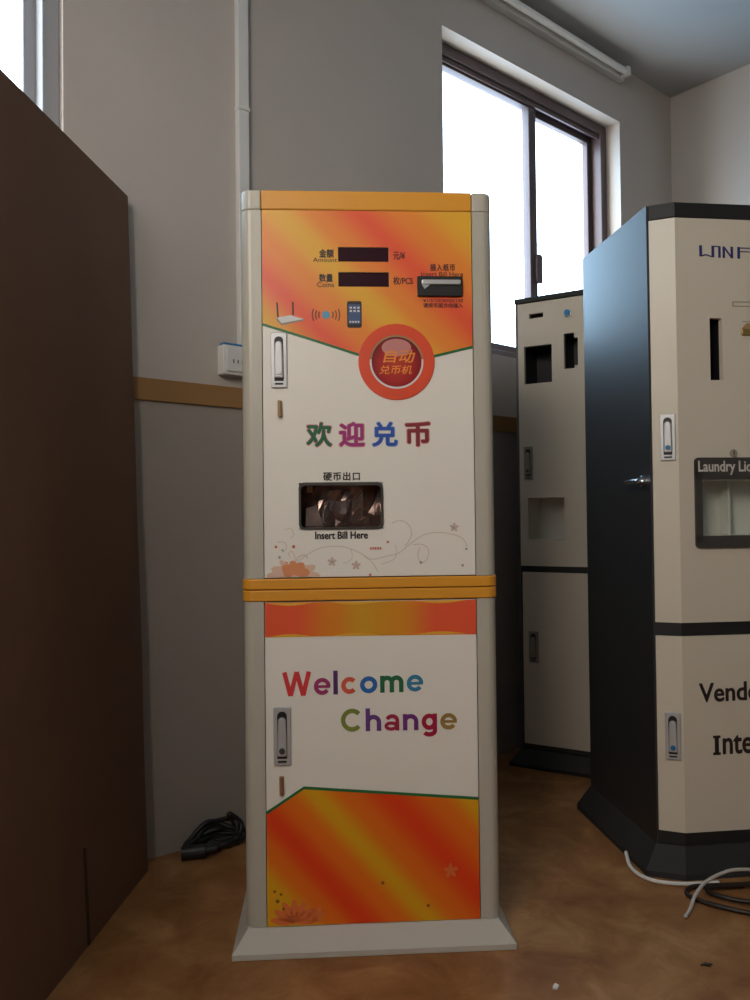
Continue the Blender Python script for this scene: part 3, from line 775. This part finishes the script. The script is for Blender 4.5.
bm = bmesh.new(); prism_z(bm, vout(.032, f=.018), 0, .014); prism_z(bm, vout(.032, f=.018), .014, .075, pts_top=vout(.002)); obj('plinth', bm, M['dusty'], vm)
# openings
bm = bmesh.new(); cavity(bm, SL[0], SL[1], SL[2], SL[3], CY+.0165, CY+.06); obj('coin_slot', bm, M['dark'], vu)
bm = bmesh.new(); cavity(bm, DW[0], DW[1], DW[2], DW[3], CY+.0165, CY+.09)
for x in (.215, .325): box(bm, x, x+.006, CY+.05, CY+.085, DW[2]+.001, DW[3]-.001)
dc = obj('dispenser_bay', bm, M['inner'], vm)
bm = bmesh.new()
grid = rrect(.098, .502, .80, 1.0225, .010)
xo = bm
# dark frame plate round the bay, in four bars with rounded outer corners
def bar(x0, x1, z0, z1): prism_y(bm, [(x0, z0), (x1, z0), (x1, z1), (x0, z1)], CY-.006, CY)
bar(.098, .116, .812, 1.012); bar(.484, .502, .812, 1.012)
prism_y(bm, [(.098, .812)]+ell(.108, .810, .010, .010, 7, 180, 270)+ell(.492, .810, .010, .010, 7, 270, 360)+[(.502, .83), (.098, .83)], CY-.006, CY)
prism_y(bm, [(.098, .968), (.502, .968)]+ell(.492, 1.0125, .010, .010, 7, 0, 90)+ell(.108, 1.0125, .010, .010, 7, 90, 180), CY-.006, CY)
df = obj('dispenser_frame', bm, M['darkgrey'], vm); df['label'] = 'dark grey window frame lettered Laundry Liq'
text_mesh('frame_lettering', 'Laundry Liq', .1055, .2455, .9790, 1.0145, CY-.0061, M['paleink'], df, bold=.02)
bm = bmesh.new(); box(bm, .1165, .4835, CY+.002, CY+.005, DW[2]+.0005, DW[3]-.0005); obj('bay_window', bm, M['acrylic'], df)
bm = bmesh.new(); cyl_y(bm, .2010, 1.0335, .0095, CY-.005, CY, 20); k = obj('cam_lock', bm, M['taupe'], vm, bevel=.001)
bm = bmesh.new(); box(bm, .2000, .2020, CY-.0056, CY-.0045, 1.028, 1.039); obj('keyhole', bm, M['dark'], k)
# logo WINF in blocky strokes
bm = bmesh.new(); yb, yf = CY, CY-.0012
def stroke(x0, z0, x1, z1, w): strip_y(bm, [(.118+(x0-.125)*.93, z0), (.118+(x1-.125)*.93, z1)], w, yf, yb)
zt, zb = 1.5490, 1.5215
stroke(.1330, zt, .1330, zb, .0068); stroke(.1340, zb+.0012, .1480, zb+.0048, .0032); stroke(.1480, zb+.0048, .1650, zb-.0002, .0026); stroke(.1675, zt, .1675, zb-.0012, .0068)
stroke(.1650, zt-.0012, .1880, zt-.0018, .0026)
stroke(.1862, zt-.001, .1862, zb-.0016, .0060)
stroke(.1985, zt-.001, .1985, zb-.0020, .0060); stroke(.2000, zt-.003, .2200, zb, .0036); stroke(.2215, zt-.001, .2215, zb-.0024, .0062)
stroke(.2410, zt-.001, .2410, zb-.0026, .0066); stroke(.2410, zt-.0035, .2760, zt-.0035, .0026); stroke(.2410, zt-.0125, .2760, zt-.0125, .0022)
obj('logo_lettering', bm, M['navy'], vu)['label'] = 'navy logo letters W I N F'
# outlined price label, brass badge
bm = bmesh.new(); grid_plate(bm, .2070, .39, 1.3985, 1.4118, CY-.0008, CY, [(.2095, .3875, 1.4008, 1.4095)]); obj('outline_print', bm, M['taupe'], vu)
bg = bmesh.new(); prism_y(bg, rrect(.2285, .30, 1.3265, 1.3420, .003), CY-.006, CY); b_ = obj('brass_badge', bg, M['brass'], vm, bevel=.0015)
bg = bmesh.new(); prism_y(bg, [(.2275, 1.3425), (.301, 1.3425), (.288, 1.3570), (.242, 1.3570)], CY-.004, CY); obj('badge_top', bg, M['tan'], b_)
bg = bmesh.new(); box(bg, .2325, .296, CY-.0012, CY, 1.3605, 1.3625); obj('badge_line', bg, M['taupe'], b_)
# lower door words
def slab_I(bm, x0, x1, z0, z1, w, s, y):
    xm = (x0+x1)/2
    for r in ((x0, x1, z0, z0+s), (x0, x1, z1-s, z1), (xm-w/2, xm+w/2, z0+s, z1-s)): box(bm, r[0], r[1], y-.0004, y, r[2], r[3])
text_mesh('lettering', 'Vende', .1000, .2560, .4215, .4690, CY-.0002, M['ink'], vl, bold=.035, rot=.01)['label'] = 'black word Vende'
bm = bmesh.new(); slab_I(bm, .1346, .1540, .2925, .3400, .0105, .0065, CY-.0002)
li = obj('lettering', bm, M['ink'], vl); li['label'] = 'black slab letter I'
text_mesh('lettering', 'nte', .1590, .2390, .2925, .3400, CY-.0002, M['ink'], vl, bold=.035)['label'] = 'black letters nte'
# handles on the chamfer, blue lock cores
ang = math.atan2(CY, CX)
def on_chamfer(t): return (CX*t, CY*t)
for z0, z1 in ((1.0165, 1.1305), (.284, .399)):
    cx_, cy_ = on_chamfer(.62)
    p = panel_handle(vm, cx_, z0, z1, .036, cy_-.0006, M['blue'], M['steel'], rz=ang); p['label'] = 'chrome swing-lever lock with a blue core'
# chrome lever on the black side
bm = bmesh.new(); 
def cyl_x(bm, cy, cz, r, x0, x1, n=20):
    a = [bm.verts.new((x0, cy+r*math.cos(2*PI*k/n), cz+r*math.sin(2*PI*k/n))) for k in range(n)]
    b = [bm.verts.new((x1, cy+r*math.cos(2*PI*k/n), cz+r*math.sin(2*PI*k/n))) for k in range(n)]
    bm.faces.new(a); bm.faces.new(b[::-1])
    for k in range(n): bm.faces.new((a[k], a[(k+1) % n], b[(k+1) % n], b[k]))
cyl_x(bm, .030, .967, .014, -.012, 0); cyl_x(bm, .030, .967, .008, -.022, -.011)
lk = obj('side_lock', bm, M['chrome'], vm, bevel=.001); lk['label'] = 'chrome lock on the black side'
bm = bmesh.new(); tube(bm, [(-.019, .030, .967), (-.024, .055, .968), (-.026, .085, .966)], .0055, 10, 6); obj('key', bm, M['chrome'], lk)

# ------------------------------------------------------------------ second cabinet, by the window wall
wc = thing('vending_cabinet', 'cream vending cabinet with square cut-outs and black base, standing under the brown window', 'vending machine', (.509, 2.878, 0), -30.5)
CWD, CD, CH = .44, .30, 1.655
bm = bmesh.new()
box(bm, 0, .008, .0, CD, .06, CH-.018); box(bm, CWD-.008, CWD, .0, CD, .06, CH-.018)
box(bm, .008, CWD-.008, CD-.01, CD, .06, CH-.018); box(bm, .008, CWD-.008, .02, CD-.01, .06, .078)
obj('cabinet_body', bm, M['black'], wc)
bm = bmesh.new(); box(bm, -.002, CWD+.002, -.004, CD, CH-.0175, CH); obj('top_cap', bm, M['blackmatte'], wc, bevel=.002)
o1 = (.0512, .1024, 1.5786, 1.5955); o2 = (.0309, .1314, 1.348, 1.481); o3 = (.1757, .2120, 1.3880, 1.5110); o3b = (.2120, .2240, 1.3975, 1.4930); o4 = (.0377, .1689, .7965, .944)
bm = bmesh.new(); grid_plate(bm, .0085, CWD-.0085, .7045, CH-.0205, 0, .016, [o1, o2, o3, o3b, o4])
cu = obj('upper_door', bm, M['beige'], wc)
bm = bmesh.new(); box(bm, .0125, CWD-.0085, 0, .016, .079, .682); cl = obj('lower_door', bm, M['beige'], wc, bevel=.001)
bm = bmesh.new(); box(bm, .0085, CWD-.0085, .004, .02, .6825, .704); obj('middle_band', bm, M['blackmatte'], wc)
bm = bmesh.new(); prism_z(bm, [(-.035, -.03), (CWD+.035, -.03), (CWD+.035, CD), (-.035, CD)], 0, .012)
prism_z(bm, [(-.035, -.03), (CWD+.035, -.03), (CWD+.035, CD), (-.035, CD)], .012, .0595, pts_top=[(0, 0), (CWD, 0), (CWD, CD), (0, CD)]); obj('plinth', bm, M['blackmatte'], wc)
for nm, h, d, mt in (('display_slot', o1, .03, 'dark'), ('screen_opening', o2, .12, 'dark'), ('coin_opening', (o3[0], o3b[1], o3[2], o3[3]), .10, 'dark'), ('delivery_bay', o4, .11, 'inner')):
    bm = bmesh.new(); cavity(bm, h[0], h[1], h[2], h[3], .0162, .0162+d); obj(nm, bm, M[mt], cu)
bm = bmesh.new(); cyl_y(bm, .1916, 1.5805, .0135, -.010, 0, 24); bt = obj('push_button', bm, M['chrome'], wc, bevel=.001); bt['label'] = 'round blue button'
bm = bmesh.new(); cyl_y(bm, .1916, 1.5805, .0108, -.013, -.009, 24); obj('button_cap', bm, M['blue'], bt, bevel=.001)
panel_handle(wc, .0415, 1.0075, 1.1255, .032, 0, M['darkgrey'], M['zinc_dark'])
panel_handle(wc, .0515, .365, .4745, .035, 0, M['tan'], M['zinc_dark'])
bm = bmesh.new(); 
for cz in (1.5035, 1.3925): cyl_y(bm, .2195, cz, .003, -.003, 0, 12)
obj('bolt_head', bm, M['steel'], wc)

# ------------------------------------------------------------------ tall folded carton on the left
ct = thing('cardboard_carton', 'tall folded brown cardboard carton standing on its edge along the left side', 'carton', (-.580, 2.052, 0))
T = .035; HC = 1.712
def cpt(d, z, off):            # d = distance towards the viewer, off = into the thickness
    x = -.002-.068*d-(.042+.020*d)*z/HC-off
    return Vector((x+.003*noise.noise(Vector((d*2.5, z*2.5, off))) if 0 < z < HC else x, -d, z))
bm = bmesh.new(); ND, NZ = 16, 20; LC = 1.15
fr = [[bm.verts.new(cpt(LC*i/ND, HC*j/NZ, 0)) for j in range(NZ+1)] for i in range(ND+1)]
bk = [[bm.verts.new(cpt(LC*i/ND, HC*j/NZ, T)) for j in range(NZ+1)] for i in range(ND+1)]
for g in (fr, bk):
    for i in range(ND):
        for j in range(NZ): bm.faces.new((g[i][j], g[i+1][j], g[i+1][j+1], g[i][j+1]))
for i in range(ND):
    for j in (0, NZ): bm.faces.new((fr[i][j], fr[i+1][j], bk[i+1][j], bk[i][j]))
for j in range(NZ):
    for i in (0, ND): bm.faces.new((fr[i][j], fr[i][j+1], bk[i][j+1], bk[i][j]))
obj('carton_wall', bm, M['card'], ct, smooth=False)
bm = bmesh.new()   # creased end of the folded bottom flap
a = [cpt(d, z, -.0005) for d, z in ((.352, .004), (.358, .205), (.364, .205), (.360, .004))]; b = [p+Vector((.003, 0, 0)) for p in a]
va = [bm.verts.new(p) for p in a]; vb = [bm.verts.new(p) for p in b]
bm.faces.new(va); bm.faces.new(vb[::-1])
for i in range(4): bm.faces.new((va[i], va[(i+1) % 4], vb[(i+1) % 4], vb[i]))
obj('flap_crease', bm, M['card_dark'], ct)

# ------------------------------------------------------------------ cables and scraps on the floor
def lay(name, P, r, mat, label, cat='cable', sub=10):
    bm = bmesh.new(); tube(bm, P, r, 10, sub); o = obj(name, bm, mat, None, smooth=True); tag(o, label, cat); return o
# black mains lead, coiled at the foot of the wall
pts = []
for k in range(62):
    a = 2*PI*k/12+.4; q = k/62
    rx = .072+.012*math.sin(k*1.7); ry = .036+.010*math.cos(k*2.3)
    x = rx*math.cos(a); y = ry*math.sin(a)
    pts.append((-.440+x*.86-y*.25, 2.185+x*.50+y*.55, .0085+.012*abs(math.sin(a*.5+k))*(.4+q)+.062*q*max(0, math.sin(a+.2))))
pts += [(-.37, 2.245, .02), (-.345, 2.255, .075), (-.328, 2.26, .055), (-.315, 2.255, .02), (-.28, 2.235, .0085), (-.22, 2.21, .0085)]
t = thing('power_lead', 'coiled black power lead on the floor by the wall, left of the orange machine', 'cable', (0, 0, 0))
bm = bmesh.new(); tube(bm, pts, .0068, 8, 6); obj('lead', bm, M['rubber'], t, smooth=True)
bm = bmesh.new()
for p0, p1, r in (((-.512, 2.112, .017), (-.452, 2.124, .020), .017), ((-.452, 2.124, .020), (-.425, 2.133, .022), .010)): tube(bm, [p0, p1], r, 14, 0)
obj('plug', bm, M['rubber'], t)['label'] = 'black moulded plug'
lay('white_cable', [(.628, 2.070, .026), (.626, 2.055, .022), (.626, 2.034, .0085), (.632, 2.000, .0050), (.652, 1.963, .0048), (.690, 1.944, .0048), (.735, 1.938, .0048), (.785, 1.942, .0048), (.81, 1.944, .0048)], .0048, M['white_plastic'], 'short white cable lying along the black base of the laundry machine')
lay('grey_cable', [(.668, 1.782, .0050), (.690, 1.812, .006), (.712, 1.838, .024), (.745, 1.860, .044), (.79, 1.874, .058), (.83, 1.882, .062), (.90, 1.890, .055), (.98, 1.90, .040), (1.05, 1.925, .006)], .0040, M['grey_cable'], 'grey cable arching over the dark cables at the lower right')
lay('dark_cable', [(.86, 1.925, .006), (.79, 1.925, .006), (.735, 1.918, .006), (.712, 1.885, .006), (.735, 1.845, .006), (.80, 1.800, .006), (.88, 1.775, .006), (.98, 1.772, .006), (1.06, 1.80, .006)], .0055, M['brown_cable'], 'dark loose cable loop on the floor, outermost of the loops at the lower right')
lay('dark_cable', [(.90, 1.912, .016), (.82, 1.905, .016), (.765, 1.892, .0165), (.76, 1.866, .0165), (.80, 1.832, .0165), (.86, 1.815, .017), (.95, 1.828, .016), (1.03, 1.87, .006)], .0055, M['brown_cable'], 'dark cable loop lying inside the outer loop beneath the grey cable')
bm = bmesh.new(); prism_z(bm, [(.322, 1.526), (.331, 1.524), (.336, 1.533), (.330, 1.541), (.325, 1.534)], .0002, .004)
tag(obj('paper_scrap', bm, M['white_plastic']), 'tiny white scrap of paper on the brown floor right of the plinth', 'scrap')
bm = bmesh.new(); prism_z(bm, [(.628, 1.600), (.645, 1.596), (.652, 1.602), (.640, 1.607)], .0002, .003)
tag(obj('dirt_crumb', bm, M['brown_cable']), 'tiny dark crumb on the floor at the lower right', 'crumb')

# ------------------------------------------------------------------ sky and light
w = bpy.data.worlds.new('sky'); scene.world = w; w.use_nodes = True
nt = w.node_tree; bg = nt.nodes['Background']
tc = nt.nodes.new('ShaderNodeTexCoord')
dot = nt.nodes.new('ShaderNodeVectorMath'); dot.operation = 'DOT_PRODUCT'
dot.inputs[1].default_value = (-sa, ca, 0)          # +1 straight out of the back wall's windows
nt.links.new(tc.outputs['Generated'], dot.inputs[0])
r = nt.nodes.new('ShaderNodeValToRGB'); cr = r.color_ramp
mr = nt.nodes.new('ShaderNodeMapRange'); mr.inputs['From Min'].default_value = -1
nt.links.new(dot.outputs['Value'], mr.inputs['Value']); nt.links.new(mr.outputs['Result'], r.inputs['Fac'])
cr.elements[0].position = .56; cr.elements[0].color = (1.06, .92, .79, 1)
cr.elements[1].position = .80; cr.elements[1].color = (.34, .51, .69, 1)
# darker ground below the horizon
sz = nt.nodes.new('ShaderNodeSeparateXYZ'); nt.links.new(tc.outputs['Generated'], sz.inputs[0])
gm = nt.nodes.new('ShaderNodeMapRange'); gm.inputs['From Min'].default_value = -.12; gm.inputs['From Max'].default_value = .04; gm.inputs['To Min'].default_value = .6; gm.inputs['To Max'].default_value = 1
nt.links.new(sz.outputs['Z'], gm.inputs['Value'])
gx = nt.nodes.new('ShaderNodeVectorMath'); gx.operation = 'SCALE'
nt.links.new(r.outputs['Color'], gx.inputs[0]); nt.links.new(gm.outputs['Result'], gx.inputs['Scale'])
nt.links.new(gx.outputs['Vector'], bg.inputs['Color'])
bg.inputs['Strength'].default_value = 13.0

def portal(name, W, x, y, rz, off=.16):
    l = bpy.data.lights.new(name, 'AREA'); l.shape = 'RECTANGLE'; l.size = W[1]-W[0]; l.size_y = W[3]-W[2]
    l.cycles.is_portal = True
    o = bpy.data.objects.new(name, l); COL.objects.link(o)
    return o
def put_portal(o, W, wx, wy, rz):
    a = math.radians(WALL_YAW+rz); c, s = math.cos(a), math.sin(a); base = room(wx, wy)
    lx, ly, lz = (W[0]+W[1])/2, TH-.005, (W[2]+W[3])/2
    o.location = (base[0]+c*lx-s*ly, base[1]+s*lx+c*ly, lz)
    inward = Vector((s, -c, 0))
    o.rotation_euler = inward.to_track_quat('-Z', 'Z').to_euler()
for nm, W, wx, wy, rz in (('daylight_one', W1, 0, 0, 0), ('daylight_two', W2, 0, 0, 0), ('daylight_three', W3, XL, -DEPTH-TH, 90)):
    put_portal(portal(nm, W, 0, 0, 0), W, wx, wy, rz)

# ------------------------------------------------------------------ camera
cam = bpy.data.cameras.new('camera'); co = bpy.data.objects.new('camera', cam); COL.objects.link(co)
cam.sensor_fit = 'VERTICAL'; cam.sensor_height = 36; cam.sensor_width = 27; cam.lens = 36*.808; cam.clip_start = .02
Rm = Matrix.Rotation(PI/2+math.radians(1.06), 4, 'X') @ Matrix.Rotation(-.0108, 4, 'Z')
co.matrix_world = Matrix.Translation((0, 0, .89)) @ Rm
scene.camera = co
vs = scene.view_settings
scene.display_settings.display_device = 'sRGB'
vs.view_transform = 'Standard'; vs.look = 'None'; vs.exposure = 0.55; vs.gamma = 1.0; vs.use_curve_mapping = False
scene.cycles.max_bounces = 10; scene.cycles.diffuse_bounces = 6; scene.cycles.glossy_bounces = 4; scene.cycles.transparent_max_bounces = 12
scene.cycles.use_denoising = True
scene.cycles.caustics_reflective = False
